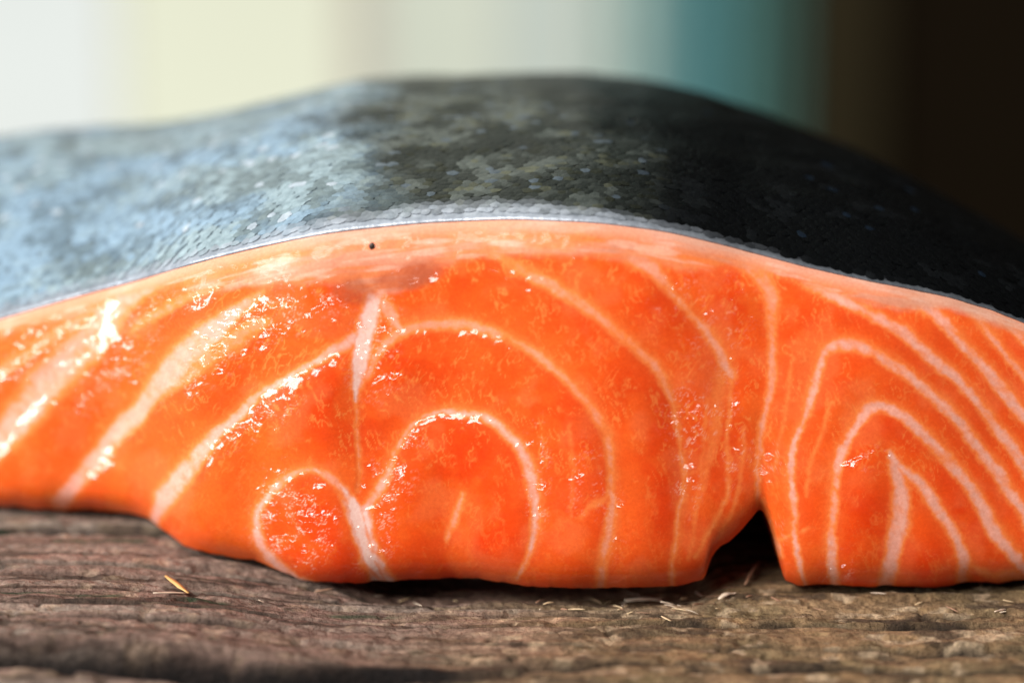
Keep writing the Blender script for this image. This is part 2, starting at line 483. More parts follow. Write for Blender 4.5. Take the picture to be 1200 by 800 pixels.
# connective-tissue seams of the cut and one painted gloss band: points (column, row, width), strength, ledge side and height (mm)
SEAMS = [
    ([(115, 360, 8), (70, 390, 12), (30, 415, 13), (0, 436, 13), (-60, 485, 12), (-120, 540, 10)], 0.5, -1, 0.35),
    ([(196, 325, 9), (160, 339, 22), (132, 360, 28), (120, 382, 32), (96, 408, 36), (73, 431, 38), (48, 458, 36), (26, 484, 34), (3, 510, 30), (-40, 560, 24)], 0.80, -1, 1.5),
    ([(255, 336, 4), (220, 348, 9), (190, 365, 10), (155, 386, 8)], 0.55, -1, 0.2),
    ([(308, 343, 5), (280, 362, 14), (256, 381, 24), (232, 402, 30), (208, 425, 28), (187, 450, 23), (166, 477, 18), (141, 504, 18), (116, 532, 18), (96, 557, 17), (72, 588, 16)], 0.84, -1, 1.7),
    ([(312, 376, 8), (288, 388, 20), (260, 408, 22), (232, 428, 18), (205, 448, 12)], 0.48, -1, 0.1),  # pink gloss painted as a pale band beside the seam above
    ([(417, 398, 15), (390, 412, 11), (360, 430, 8), (330, 447, 7), (300, 464, 8), (275, 488, 9), (250, 510, 10), (226, 541, 17), (208, 562, 22), (194, 584, 22), (182, 608, 16)], 0.82, -1, 1.4),
    ([(376, 686, 7), (352, 680, 8), (330, 666, 9), (311, 650, 11), (301, 632, 11), (300, 608, 9), (306, 590, 8), (318, 575, 8), (336, 560, 8), (360, 549, 7), (384, 556, 8), (400, 575, 9),
      (410, 602, 9), (418, 632, 8), (428, 660, 7)], 0.8, 1, 0.7),
    ([(398, 568, 6), (413, 592, 14), (422, 618, 20), (430, 645, 16), (440, 668, 14), (447, 686, 15)], 0.95, 0, 0),
    ([(428, 600, 9), (438, 640, 9), (448, 664, 9), (460, 684, 10)], 0.9, 0, 0),
    ([(914, 633, 2), (932, 627, 3), (948, 620, 3)], 0.5, 0, 0),
    ([(420, 602, 10), (434, 585, 11), (446, 569, 10), (455, 552, 8), (459, 538, 6), (464, 527, 6), (476, 509, 6), (491, 493, 6), (510, 484, 6), (530, 481, 6), (555, 484, 7), (576, 492, 9), (595, 508, 12), (610, 525, 13), (620, 546, 14),
      (625, 570, 13), (627, 600, 10), (628, 628, 8), (620, 652, 6), (606, 676, 5)], 0.74, 1, 0.75),
    ([(544, 578, 4), (536, 600, 9), (530, 618, 9), (524, 634, 4)], 0.6, 0, 0),
    ([(440, 345, 16), (432, 372, 18), (426, 400, 18), (422, 428, 16), (419, 452, 9), (418, 470, 4)], 1.0, 0, 0),
    ([(443, 350, 14), (456, 366, 16), (463, 380, 10), (472, 387, 8)], 0.62, 0, 0),
    ([(418, 462, 4), (417, 500, 4), (420, 540, 4), (419, 575, 4)], 0.52, 0, 0),
    ([(420, 462, 5), (432, 436, 7), (446, 408, 8), (466, 389, 11), (492, 380, 13), (530, 380, 13), (560, 385, 11), (590, 394, 11), (620, 409, 9), (642, 425, 9), (666, 446, 9), (686, 468, 10),
      (703, 491, 11), (713, 512, 11), (717, 542, 9), (717, 572, 8), (716, 602, 9), (712, 628, 12), (706, 652, 13), (702, 690, 10)], 0.58, 1, 0.5),
    ([(716, 576, 6), (700, 588, 7), (688, 593, 6), (682, 606, 5)], 0.42, 0, 0),
    ([(580, 300, 8), (604, 314, 12), (640, 334, 13), (670, 350, 12), (700, 370, 11), (730, 395, 11), (756, 418, 10), (776, 441, 9), (787, 466, 7), (793, 492, 5), (797, 522, 4), (803, 552, 5),
      (800, 582, 4), (793, 612, 4), (788, 644, 5), (786, 690, 6)], 0.55, 1, 0.4),
    ([(742, 300, 20), (768, 320, 13), (790, 345, 10), (815, 374, 8), (836, 398, 9), (845, 418, 10), (851, 434, 11), (858, 440, 9)], 0.62, 1, 0.4),
    ([(856, 440, 6), (856, 480, 4), (851, 520, 5), (855, 560, 6), (850, 590, 4), (830, 622, 4), (814, 652, 3)], 0.45, 0, 0),
    ([(845, 436, 14), (842, 470, 16), (838, 510, 14), (826, 560, 8), (815, 600, 4)], 0.28, 0, 0),
    ([(874, 306, 18), (892, 320, 19), (904, 342, 17), (906, 368, 13), (905, 400, 9), (905, 430, 8), (903, 460, 8), (896, 490, 8), (890, 520, 7), (888, 560, 5), (888, 592, 4)], 0.62, 0, 0),
    ([(928, 420, 3), (924, 470, 4), (915, 512, 3), (908, 550, 3)], 0.35, 0, 0),
    ([(974, 470, 3), (964, 505, 4), (950, 545, 4), (944, 580, 3)], 0.35, 0, 0),
    ([(945, 334, 8), (972, 345, 10), (1000, 357, 11), (1025, 369, 12), (1045, 380, 12), (1066, 395, 11), (1090, 416, 11), (1116, 441, 11), (1145, 471, 11), (1176, 511, 12), (1202, 547, 12), (1260, 630, 12), (1295, 690, 10)], 0.8, 1, 0.25),
    ([(944, 684, 5), (936, 660, 6), (932, 620, 6), (929, 580, 6), (927, 545, 6), (932, 515, 7), (945, 490, 7), (955, 460, 8), (961, 432, 9), (963, 416, 10), (969, 408, 12), (985, 402, 13), (1005, 405, 12),
      (1030, 417, 11), (1056, 432, 11), (1085, 455, 11), (1112, 481, 11), (1136, 510, 11), (1166, 551, 12), (1186, 580, 12), (1206, 608, 12), (1245, 670, 12)], 0.85, 1, 0.3),
    ([(1076, 350, 16), (1098, 370, 11), (1130, 404, 11), (1155, 434, 11), (1176, 458, 12), (1197, 484, 12), (1250, 550, 12), (1330, 670, 12)], 0.8, 1, 0.2),
    ([(1140, 362, 14), (1158, 394, 9), (1176, 416, 8), (1202, 442, 8), (1260, 500, 8), (1350, 640, 8)], 0.6, 1, 0.2),
    ([(1176, 374, 10), (1195, 396, 8), (1230, 432, 8), (1320, 530, 8), (1390, 660, 8)], 0.6, 1, 0.2),
    ([(979, 690, 10), (974, 650, 9), (975, 602, 9), (978, 570, 9), (983, 540, 9), (995, 513, 9), (1007, 491, 10), (1019, 478, 13), (1035, 474, 13), (1060, 487, 11), (1085, 510, 12), (1110, 535, 12), (1130, 560, 12),
      (1150, 590, 14), (1162, 617, 14), (1181, 645, 12), (1196, 660, 12), (1225, 690, 12)], 0.85, 1, 0.3),
    ([(1042, 528, 3), (1048, 542, 12), (1055, 568, 19), (1056, 600, 21), (1050, 630, 18), (1043, 660, 16), (1036, 690, 14)], 0.85, 0, 0),
    ([(1050, 544, 8), (1074, 560, 12), (1094, 588, 11), (1110, 614, 11), (1124, 640, 12), (1130, 662, 12), (1126, 690, 11)], 0.8, 0, 0),
    ([(1136, 662, 5), (1165, 675, 9), (1205, 672, 10)], 0.5, 0, 0),
    ([(828, 468, 3), (824, 540, 4), (816, 600, 3), (806, 655, 3)], 0.32, 0, 0),
    ([(872, 500, 3), (870, 560, 4), (858, 600, 3), (842, 630, 3)], 0.34, 0, 0),
    ([(668, 500, 3), (672, 560, 4), (668, 610, 3)], 0.25, 0, 0),
    ([(893, 588, 5), (897, 606, 7), (908, 632, 7), (916, 650, 5)], 0.5, 0, 0),
]


def seam_field(pts, QX, QY):
    """distance, local width, side and end weight of every grid point against one seam"""
    p = np.array(pts, float)
    # round the corners of the hand-set line
    for _ in range(2):
        q = [p[0]]
        for a, b in zip(p[:-1], p[1:]): q += [a * 0.75 + b * 0.25, a * 0.25 + b * 0.75]
        q.append(p[-1]); p = np.array(q)
    seg = np.hypot(np.diff(p[:, 0]), np.diff(p[:, 1])); acc = np.concatenate([[0], np.cumsum(seg)]); L = acc[-1]
    best = np.full(QX.shape, 1e9); wid = np.zeros_like(best); side = np.zeros_like(best); par = np.zeros_like(best)
    for i in range(len(p) - 1):
        ax, ay, aw = p[i]; bx_, by_, bw = p[i + 1]
        dx, dy = bx_ - ax, by_ - ay; l2 = dx * dx + dy * dy + 1e-9
        t = np.clip(((QX - ax) * dx + (QY - ay) * dy) / l2, 0, 1)
        ex, ey = QX - ax - t * dx, QY - ay - t * dy
        d = np.hypot(ex, ey); m = d < best
        best = np.where(m, d, best); wid = np.where(m, aw + (bw - aw) * t, wid)
        side = np.where(m, np.sign(dx * (QY - ay) - dy * (QX - ax)), side)
        par = np.where(m, (acc[i] + t * seg[i]) / L, par)
    endw = sstep(0, 0.12, par) * sstep(1, 0.88, par)
    return best, wid, side, endw


fat = np.zeros_like(PXg); owner = np.full(PXg.shape, -1); inner_d = np.zeros_like(PXg); outer_l = np.zeros_like(PXg); near = np.full(PXg.shape, 1e9); ledge = np.zeros_like(PXg)
opac = fbm(PXg / 38, PYg / 38, 232, 3); streak = fbm_str((PXg + PYg) / 30, (PXg - PYg) / 9, 236, 3)
edge_n = 2.6 * (fbm(PXg / 4.5, PYg / 4.5, 226, 2) - 0.5)
thick_n = 0.72 + 0.56 * fbm(PXg / 26, PYg / 26, 220, 3)
for si, (pts, strength, sgn, hgt) in enumerate(SEAMS):
    p = np.array(pts)
    x0, x1 = p[:, 0].min() - 160, p[:, 0].max() + 160
    c = np.where((pxs >= x0) & (pxs <= x1))[0]; sl = slice(c[0], c[-1] + 1)
    d, w_, sd, ew = seam_field(pts, WX[:, sl], WY[:, sl])
    half = 0.5 * w_ * thick_n[:, sl]
    outer = np.where(sd * (sgn or 1) < 0, 1.0, 0.0) * ew * (0.0 if sgn == 0 else 1.0)
    q_ = half - d + edge_n[:, sl]
    f = strength * np.maximum(sstep(-(3.2 + 0.24 * w_), 2.4 + 0.30 * w_, q_ + 0.08 * w_), 0.38 * outer * sstep(-12, 3.0, q_))
    f = f * np.clip(0.28 + 0.75 * opac[:, sl] + 0.65 * streak[:, sl], 0.4, 1.05)
    halo = 0.16 * strength * np.exp(-np.maximum(d - half, 0) / 7.0)
    f = np.maximum(f, halo)
    better = f > fat[:, sl]
    owner[:, sl] = np.where(better, si, owner[:, sl]); fat[:, sl] = np.where(better, f, fat[:, sl])
    if strength > 0.4: near[:, sl] = np.minimum(near[:, sl], d - half)
    if sgn:
        s = sd * sgn
        e_ = np.maximum(d - half, 0)
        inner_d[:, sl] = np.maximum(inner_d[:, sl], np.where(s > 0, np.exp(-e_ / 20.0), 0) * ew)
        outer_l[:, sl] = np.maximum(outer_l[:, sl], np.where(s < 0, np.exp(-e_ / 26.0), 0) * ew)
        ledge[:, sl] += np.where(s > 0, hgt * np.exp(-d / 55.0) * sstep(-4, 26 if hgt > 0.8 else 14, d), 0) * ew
near = np.maximum(near, 0)


def blur(A, sig):
    k_ = np.exp(-0.5 * (np.arange(-3 * sig, 3 * sig + 1) / sig) ** 2); k_ /= k_.sum(); n_ = len(k_) // 2
    for ax in (0, 1):
        B_ = np.pad(A, [(n_, n_) if a == ax else (0, 0) for a in (0, 1)], mode='edge'); out = 0
        for q, w in enumerate(k_): out = out + w * (B_[q:q + A.shape[0]] if ax == 0 else B_[:, q:q + A.shape[1]])
        A = out
    return A


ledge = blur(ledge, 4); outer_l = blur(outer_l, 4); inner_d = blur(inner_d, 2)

# fat layer under the skin and the dark lateral muscle in it
LAYER = [(-330, 480), (-100, 416), (0, 392), (100, 364), (170, 340), (240, 338), (300, 336), (350, 330), (390, 330), (440, 348), (470, 340), (490, 328), (516, 312), (545, 303), (600, 301),
         (660, 300), (740, 303), (800, 316), (860, 312), (890, 316), (930, 330), (970, 340), (1020, 356), (1060, 362), (1100, 360), (1130, 366), (1160, 378), (1200, 392), (1300, 440), (1500, 570)]
lay_row = np.maximum(smooth_curve(LAYER, pxs, 6), top + 14 * endf)
layf = sstep(7, -7, WY - lay_row[None] + 7 * (fbm(PXg / 16, PYg / 16, 228, 3) - 0.5))


def blob(cx, cy, rx, ry, ang=0.0, soft=0.35):
    ca, sa = math.cos(ang), math.sin(ang)
    u = ((WX - cx) * ca + (WY - cy) * sa) / rx; w = (-(WX - cx) * sa + (WY - cy) * ca) / ry
    r = np.sqrt(u * u + w * w)
    return sstep(1 + soft, 1 - soft, r)


darkm = np.maximum(blob(480, 324, 42, 15, -0.22), blob(414, 341, 26, 15, 0.2) * 0.75)
patch = np.maximum(blob(650, 283, 48, 9, 0.0, 0.6) * 0.8, blob(240, 322, 90, 14, -0.25, 0.7) * 0.8)
patch = np.maximum(patch, blob(820, 302, 40, 8, 0.3, 0.7) * 0.6)
patch = np.maximum(patch, blob(915, 334, 26, 10, 0.3, 0.6) * 0.8)
patch = np.maximum(patch, blob(60, 372, 90, 14, -0.3, 0.7) * 0.8)

# torn, granular places on the cut
RAG = [(350, 620, 36, 50, 0.2, 1.7), (440, 390, 26, 50, 0.1, 0.9), (455, 560, 30, 26, -0.8, 1.0), (475, 525, 22, 28, 0.6, 0.8), (628, 560, 14, 60, 0.0, 0.9), (315, 590, 18, 60, 0.3, 0.8),
       (815, 490, 34, 34, 0.0, 0.9), (852, 425, 18, 22, 0.0, 0.5), (805, 560, 16, 40, 0, 0.8), (330, 370, 90, 26, -0.3, 0.8), (255, 410, 70, 24, -0.7, 1.0), (130, 440, 70, 22, -0.75, 0.8),
       (300, 495, 60, 16, -0.5, 0.7), (1010, 535, 34, 14, 0.1, 0.8), (900, 540, 24, 24, 0, 0.8), (980, 670, 18, 22, 0.3, 0.8), (905, 620, 14, 36, -0.3, 0.6), (480, 322, 34, 14, -0.2, 0.9),
       (195, 360, 60, 18, -0.4, 0.8), (50, 410, 80, 22, -0.6, 0.7), (440, 620, 22, 50, 0.1, 0.8), (690, 560, 26, 40, 0, 0.5), (860, 520, 12, 50, 0.0, 0.7), (720, 610, 12, 40, 0, 0.6),
       (440, 440, 30, 30, 0.5, 0.7), (790, 345, 26, 30, 0.8, 0.5), (845, 380, 40, 50, 0.3, 0.4)]
rag = np.zeros_like(PXg)
for cx, cy, rx, ry, an, s in RAG: rag = np.maximum(rag, s * blob(cx, cy, rx, ry, an, 0.6))
rag *= 0.45 + 0.75 * fbm(PXg / 14, PYg / 14, 230, 3)

# relief (millimetres towards the camera)
und = 0.55 * (fbm(PXg / 190, PYg / 190, 240, 2) - 0.5)
pill = 0.40 * (1 - np.exp(-near / 22.0))
hmm = und + pill + ledge - 0.05 * fat
fine_h = 0.46 * (fbm(PXg / 30, PYg / 24, 244, 3) - 0.5) + 0.05 * (fbm(PXg / 6, PYg / 6, 250, 2) - 0.5)
fine_h += rag * (2.0 * (fbm(PXg / 17, PYg / 12, 254, 2) - 0.5) + 0.3 * (fbm(PXg / 7, PYg / 5.5, 258, 2) - 0.5))
fine_h += 0.10 * np.clip(fat, 0, 1) * (fbm(PXg / 7, PYg / 7, 262, 2) - 0.5)
# deep fold beside the slit and over it
hmm -= 0.7 * np.exp(-((WX - 890) / 9.0) ** 2) * sstep(400, 600, PYg)
hmm -= 0.25 * np.exp(-((WX - (788 + 0.06 * (PYg - 520))) / 5.0) ** 2) * sstep(430, 480, PYg) * sstep(600, 560, PYg)
hmm -= 0.6 * blob(357, 622, 36, 50, 0.1, 0.5)
hmm -= 0.30 * np.exp(-((WX - 418.5) / 3.5) ** 2) * sstep(430, 465, PYg) * sstep(600, 570, PYg)
hgt_px = (top - bot)[None]
below = (PYg - bot[None]) * -1            # px above the foot
above = PYg - top[None]
curl_b = 3.6 * np.exp(-below / 8.0) + 0.9 * np.exp(-below / 26.0)
curl_t = 2.4 * np.exp(-above / 26.0) + 0.6 * np.exp(-above / 6.0)
YF = recess[None] + (curl_b + curl_t - hmm) / 1000 + 0.0022 * np.clip((below / np.maximum(hgt_px * -1, 1) * -1), 0, 1)
ends = 1 - endf
YF = YF + 0.012 * ends[None] ** 2
P = on_plane_y(PXg, PYg, YF)


def grid_normal(Q):
    n_ = np.cross(np.gradient(Q, axis=1), np.gradient(Q, axis=0)); n_ /= np.linalg.norm(n_, axis=-1, keepdims=True)
    return -n_ if n_[NV // 2, NU // 2, 1] > 0 else n_


WN = grid_normal(on_plane_y(PXg, PYg, YF - fine_h / 1000))

# colours of the cut
flesh_a = np.array([0.87, 0.086, 0.008]); flesh_b = np.array([0.78, 0.048, 0.004]); flesh_l = np.array([0.90, 0.155, 0.020])
fatc = np.array([0.86, 0.37, 0.27]); layc = np.array([0.68, 0.275, 0.165]); layo = np.array([0.82, 0.20, 0.055]); brown = np.array([0.50, 0.105, 0.045])
t1 = fbm(PXg / 60, PYg / 60, 260, 3)
colr = flesh_a + (flesh_b - flesh_a) * cl((t1 - 0.40) * 2.2 + sstep(300, 1200, PXg) * 0.35)
colr = colr + (flesh_l - colr) * cl(sstep(420, 60, PXg) * 0.55 + sstep(0.5, 0.7, fbm(PXg / 34, PYg / 34, 264, 3)) * 0.3)  # left side paler, its stronger light painted in, plus random tone
# short pale muscle fibres running across the flakes
def fibres(angle, seed):
    ca, sa = math.cos(angle), math.sin(angle)
    ux = PXg * ca + PYg * sa; uy = -PXg * sa + PYg * ca
    n_ = fbm_str((ux + 5 * fbm(PXg / 20, PYg / 20, seed + 9, 2)) / 5.0, uy / 13.0, seed, 2)
    return np.exp(-((n_ - 0.55) / 0.05) ** 2)


pick = sstep(0.42, 0.58, fbm(PXg / 70, PYg / 70, 268, 2) + 0.15 * sstep(500, 900, PXg))
worm = fibres(0.5, 270) * (1 - pick) + fibres(-0.35, 290) * pick
worm = worm * sstep(0.38, 0.62, fbm(PXg / 15, PYg / 15, 274, 2))
colr = colr + (np.array([0.92, 0.25, 0.055]) - colr) * cl(worm * 0.82 * (0.35 + 0.65 * sstep(620, 480, PYg)))
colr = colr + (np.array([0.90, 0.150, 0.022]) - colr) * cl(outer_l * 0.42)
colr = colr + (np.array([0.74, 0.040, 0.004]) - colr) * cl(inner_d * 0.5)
mott = fbm(PXg / 22, PYg / 22, 296, 4)
colr = colr * (0.92 + 0.16 * mott[..., None])
milk = sstep(0.50, 0.75, fbm(PXg / 42, PYg / 42, 298, 3))
colr = colr + (np.array([0.88, 0.20, 0.065]) - colr) * cl(milk * 0.28)
fcol = fatc * (0.86 + 0.28 * fbm(PXg / 8, PYg / 8, 280, 3)[..., None])
ff = np.clip(fat * (0.80 + 0.4 * fbm(PXg / 6, PYg / 6, 284, 3)), 0, 1)
glow = np.array([0.93, 0.235, 0.055])
WHITE = {5: 0.1, 7: 0.9, 8: 0.9, 10: 0.35, 12: 0.8, 13: 0.5, 6: 0.2, 18: 0.4}  # whiter seams: pale fat, with wet highlights put into the colour
wh = np.array([WHITE.get(i, 0.0) for i in range(len(SEAMS))] + [0.0])[owner]
fcol = fcol + (np.array([0.92, 0.60, 0.52]) - fcol) * cl(wh * sstep(0.5, 0.9, fat))
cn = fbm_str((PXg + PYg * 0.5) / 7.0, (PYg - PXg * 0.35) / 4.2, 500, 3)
glint_fleck = np.exp(-((cn - 0.57) / 0.035) ** 2) * np.clip(rag * 1.15, 0, 1) * sstep(0.40, 0.58, fbm(PXg / 13, PYg / 13, 506, 2))
low = cl(ff / 0.4); high = cl((ff - 0.4) / 0.45)
colr = colr + (glow - colr) * low * 0.85
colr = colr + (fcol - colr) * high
colr = colr + (np.array([0.93, 0.50, 0.36]) - colr) * cl(glint_fleck * 0.75)  # pale torn-tissue flecks, mostly wet highlights painted into the colour
fine_c = glint_fleck
lcol = layc + (layo - layc) * cl(patch * 1.1 + 0.75 * sstep(0.40, 0.66, fbm_str(PXg / 80, (PYg - top[None]) / 9, 288, 4)))
vein = sstep(0.55, 0.72, fbm_str(PXg / 46, (PYg - top[None]) / 7, 292, 3))
lcol = lcol + (np.array([0.80, 0.45, 0.33]) - lcol) * cl(vein * 0.6)
lcol = lcol * (0.88 + 0.24 * fbm(PXg / 10, PYg / 10, 294, 3)[..., None])
strip = sstep(20, 4, above) * 0.55
lcol = lcol + (np.array([0.78, 0.45, 0.33]) - lcol) * cl(strip)
colr = colr + (lcol - colr) * cl(layf * 0.92)
colr = colr + (brown - colr) * cl(darkm * (0.55 + 0.55 * fbm(PXg / 8, PYg / 8, 510, 2)))
wetness = (1 - 0.8 * layf) * sstep(-4, 26, bot[None] - PYg)

# smooth shading normals over the whole cut so its parts join without a mark
du = np.gradient(P, axis=1); dv = np.gradient(P, axis=0)
Nn = np.cross(du, dv); Nn /= np.linalg.norm(Nn, axis=-1, keepdims=True)
if Nn[NV // 2, NU // 2, 1] > 0: Nn = -Nn; FLIP = True
else: FLIP = False
# light spreads inside the meat: the body colour follows a softened surface, only the wet film follows every bump
Nn = np.stack([blur(Nn[..., a], 11) for a in range(3)], -1); Nn /= np.linalg.norm(Nn, axis=-1, keepdims=True)

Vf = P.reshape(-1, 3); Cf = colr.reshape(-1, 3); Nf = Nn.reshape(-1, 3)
rg = rag.ravel(); ft = wetness.ravel(); fco = np.stack([PXg, -PYg, YF * 1e4], -1).reshape(-1, 3) * 0.1; wn = WN.reshape(-1, 3)
Ff = grid_faces(NV, NU)
if FLIP: Ff = Ff[:, ::-1]


def cellmean(a): return 0.25 * (a[:-1, :-1] + a[1:, :-1] + a[:-1, 1:] + a[1:, 1:])


kind = np.zeros((NV - 1, NU - 1), int)                    # 0 muscle, 1000+ seam, 1 layer, 2 dark muscle
cf = cellmean(fat); own = owner[:-1, :-1]
kind[cf > 0.30] = 0
seamcell = (cf > np.where(own >= 0, 0.5 * np.array([s[1] for s in SEAMS] + [1])[own], 9))
kind[seamcell] = 1000 + own[seamcell]
kind[cellmean(layf) > 0.5] = 1
kind[cellmean(darkm) > 0.45] = 2
# flood-fill the muscle between the seams into flakes
lab = np.full(kind.shape, -1); cur_l = 0; sizes = []
hh, ww = kind.shape; km = ((kind == 0) & (cellmean(near) > 9)).tolist(); labl = lab.tolist()
for i0 in range(0, hh, 6):
    for j0 in range(0, ww, 6):
        if km[i0][j0] and labl[i0][j0] < 0:
            st = [(i0, j0)]; labl[i0][j0] = cur_l; n = 0
            while st:
                i, j = st.pop(); n += 1
                for a, b in ((i + 1, j), (i - 1, j), (i, j + 1), (i, j - 1)):
                    if 0 <= a < hh and 0 <= b < ww and labl[a][b] < 0 and km[a][b]:
                        labl[a][b] = cur_l; st.append((a, b))
            sizes.append(n); cur_l += 1
lab = np.array(labl)
big = [i for i, n in enumerate(sizes) if n > 260]
tot = lab.copy(); tot[~np.isin(lab, big)] = -1
# left-over crumbs of muscle go to the piece beside them
full = np.where(kind == 0, np.where(tot >= 0, tot + 10000, -1), kind)
for _ in range(160):
    miss = full < 0
    if not miss.any(): break
    for ax, sh in ((0, 1), (0, -1), (1, 1), (1, -1)):
        r_ = np.roll(full, sh, ax); full = np.where((full < 0) & (r_ >= 0), r_, full)

fillet_loc = Vector((0.0, 0.03, 0.0))
fillet = tag(empty('salmon_fillet', fillet_loc), 'raw orange salmon fillet with silver-black skin, cut end showing white fat lines', 'fish fillet')


def child(o, parent=None):
    o.parent = parent or fillet
    if parent is None or parent is fillet: o.location = -fillet_loc
    return o


flat = full.ravel()
for key in np.unique(flat):
    sel = Ff[flat == key]
    if len(sel) < 12: continue
    used, inv = np.unique(sel, return_inverse=True)
    nm = 'muscle_flake' if key >= 10000 else 'fat_seam' if key >= 1000 else {1: 'fat_layer', 2: 'dark_muscle'}.get(int(key), 'muscle_flake')
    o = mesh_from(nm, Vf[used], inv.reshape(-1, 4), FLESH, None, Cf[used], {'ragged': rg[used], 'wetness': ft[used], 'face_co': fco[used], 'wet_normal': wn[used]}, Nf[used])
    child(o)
    if nm == 'dark_muscle': o['label'] = 'small brownish-red patch of lateral muscle under the fat layer'
    if nm == 'fat_layer': o['label'] = 'pale peach fat layer under the skin edge'

# ------------------------------------------------------------------ skin over the fillet
cs = np.unique(np.concatenate([np.arange(0, NU, 3), [NU - 1]]))
T = P[-1, cs]; pc = pxs[cs]; ef = endf[cs]; NC = len(cs)
yc = smooth_curve(np.stack([pc, T[:, 1]], -1), pc, 14)
T = np.stack([T[:, 0], yc, T[:, 2]], -1)
zl = lift(T[:, 0])
da = np.interp(pc, [-270, 0, 300, 600, 900, 1200, 1470], [0.050, 0.055, 0.066, 0.074, 0.066, 0.052, 0.036])
ya = T[:, 1] + da
pa = 600 + T[:, 0] / (ya - CAM[1]) * math.cos(TILT) * 1.02 * DIST / PX
sil = smooth_curve(SIL, np.clip(pa, -330, 1500), 9)
r_a = ray(pa, sil); za = CAM[2] + r_a[:, 2] / r_a[:, 1] * (ya - CAM[1]); m_a = r_a[:, 2] / r_a[:, 1]
# shrink the hump at the rounded ends
za = zl + (za - zl) * np.maximum(ef, 0.08)
s0 = 2 * (za - T[:, 2]) / da - m_a
NB = 70
tt = np.concatenate([np.linspace(0, 1, 46) ** 1.25, 1 + np.linspace(0, 1, NB - 45)[1:]])
db = da * 0.65
yb_ = []; zb_ = []
for t in tt:
    if t <= 1:
        yb_.append(T[:, 1] + t * da); zb_.append(T[:, 2] + s0 * da * t + 0.5 * (m_a - s0) * da * t * t)
    else:
        q = t - 1
        lin = za + m_a * db * q
        zb_.append(lin - (za + m_a * db - (zl - 0.0004)) * q ** 2.6); yb_.append(ya + db * (1 - (1 - q) ** 1.0) )
ys = np.array(yb_); zs = np.array(zb_)
xs = np.repeat(T[None, :, 0], len(tt), 0)
# gentle dents so the sheet is not mathematically smooth
dent = (fbm(xs * 1000 / 16, ys * 1000 / 12, 300, 3) - 0.5) * 0.0012 * sstep(0, 0.25, np.minimum(tt, 2 - tt) + 0)[:, None]
zs = zs + dent
TH = 0.00055 * np.interp(pc, [-270, 300, 800, 1470], [1.0, 1.0, 0.8, 0.5])
lip = [(0.00035, -0.00030), (-0.00010, -0.00002), (-0.00022, 0.00016), (-0.00010, 0.00036)]
ly = [T[:, 1] + a for a, b in lip]; lz = [T[:, 2] + b * TH / 0.00055 for a, b in lip]
ys = np.concatenate([np.array(ly), ys + 0.0001]); zs = np.concatenate([np.array(lz), zs + TH[None]]); xs = np.concatenate([np.repeat(T[None, :, 0], 4, 0), xs])
NRS = len(ys)
back = np.concatenate([np.zeros(4), tt])[:, None] * da[None] * 1000          # mm behind the cut edge
pcg = np.repeat(pc[None], NRS, 0)
silver = np.array([0.20, 0.26, 0.30]); oliv = np.array([0.052, 0.058, 0.045]); black = np.array([0.0045, 0.005, 0.0055])
zone = pcg + 60 * (fbm(pcg / 90, back / 6, 310, 3) - 0.5) * 2
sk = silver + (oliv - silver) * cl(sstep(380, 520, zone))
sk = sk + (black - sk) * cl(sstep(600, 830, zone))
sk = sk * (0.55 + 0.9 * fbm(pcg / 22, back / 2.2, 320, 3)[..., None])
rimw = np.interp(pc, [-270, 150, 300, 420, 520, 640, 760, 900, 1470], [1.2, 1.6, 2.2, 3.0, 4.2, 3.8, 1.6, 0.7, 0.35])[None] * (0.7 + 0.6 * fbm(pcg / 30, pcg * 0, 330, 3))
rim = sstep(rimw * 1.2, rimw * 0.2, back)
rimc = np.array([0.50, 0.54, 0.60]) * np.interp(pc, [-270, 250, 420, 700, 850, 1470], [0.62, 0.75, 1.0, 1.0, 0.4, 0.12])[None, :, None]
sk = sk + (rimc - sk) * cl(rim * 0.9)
sk[0] = np.array([0.16, 0.09, 0.085]); sk[1] = np.array([0.20, 0.14, 0.14])
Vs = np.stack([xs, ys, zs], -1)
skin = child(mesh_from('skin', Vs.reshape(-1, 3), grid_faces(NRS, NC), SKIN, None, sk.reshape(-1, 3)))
skin['label'] = 'wet fish skin, silver-blue fading to black'

# underside and back of the meat, resting on the board
B = P[0, cs]
tail = Vs[-1]
rows = []
for q in np.linspace(0, 1, 24):
    g = sstep(0, 0.45, q)
    rows.append(np.stack([B[:, 0], B[:, 1] + (tail[:, 1] - 0.0006 - B[:, 1]) * q, B[:, 2] + (zl + 0.0001 - B[:, 2]) * g], -1))
U = np.array(rows)
uc = np.repeat(np.array([[0.78, 0.10, 0.02]]), U.shape[0] * NC, 0)
child(mesh_from('underside', U.reshape(-1, 3), grid_faces(24, NC)[:, ::-1], FLESH, None, uc,
                {'ragged': np.zeros(len(uc)), 'wetness': np.ones(len(uc)), 'face_co': U.reshape(-1, 3) * 1000, 'wet_normal': np.repeat(np.array([[0, -0.6, -0.8]]), len(uc), 0)}))

# scales: overlapping plates set into the skin, freer edge towards the cut
SN = np.cross(np.gradient(Vs, axis=1), np.gradient(Vs, axis=0)); SN /= np.linalg.norm(SN, axis=-1, keepdims=True) + 1e-12
if SN[30, NC // 2, 2] < 0: SN = -SN
ang = np.linspace(0, 2 * math.pi, 9)[:-1]


def skin_at(u, t):
    """u in columns, t in rows of the skin sheet (fractions allowed)"""
    i = min(max(int(t), 0), NRS - 2); j = min(max(int(u), 0), NC - 2); a = t - i; b = u - j
    f = lambda A: (A[i, j] * (1 - b) + A[i, j + 1] * b) * (1 - a) + (A[i + 1, j] * (1 - b) + A[i + 1, j + 1] * b) * a
    return f(Vs), f(SN)


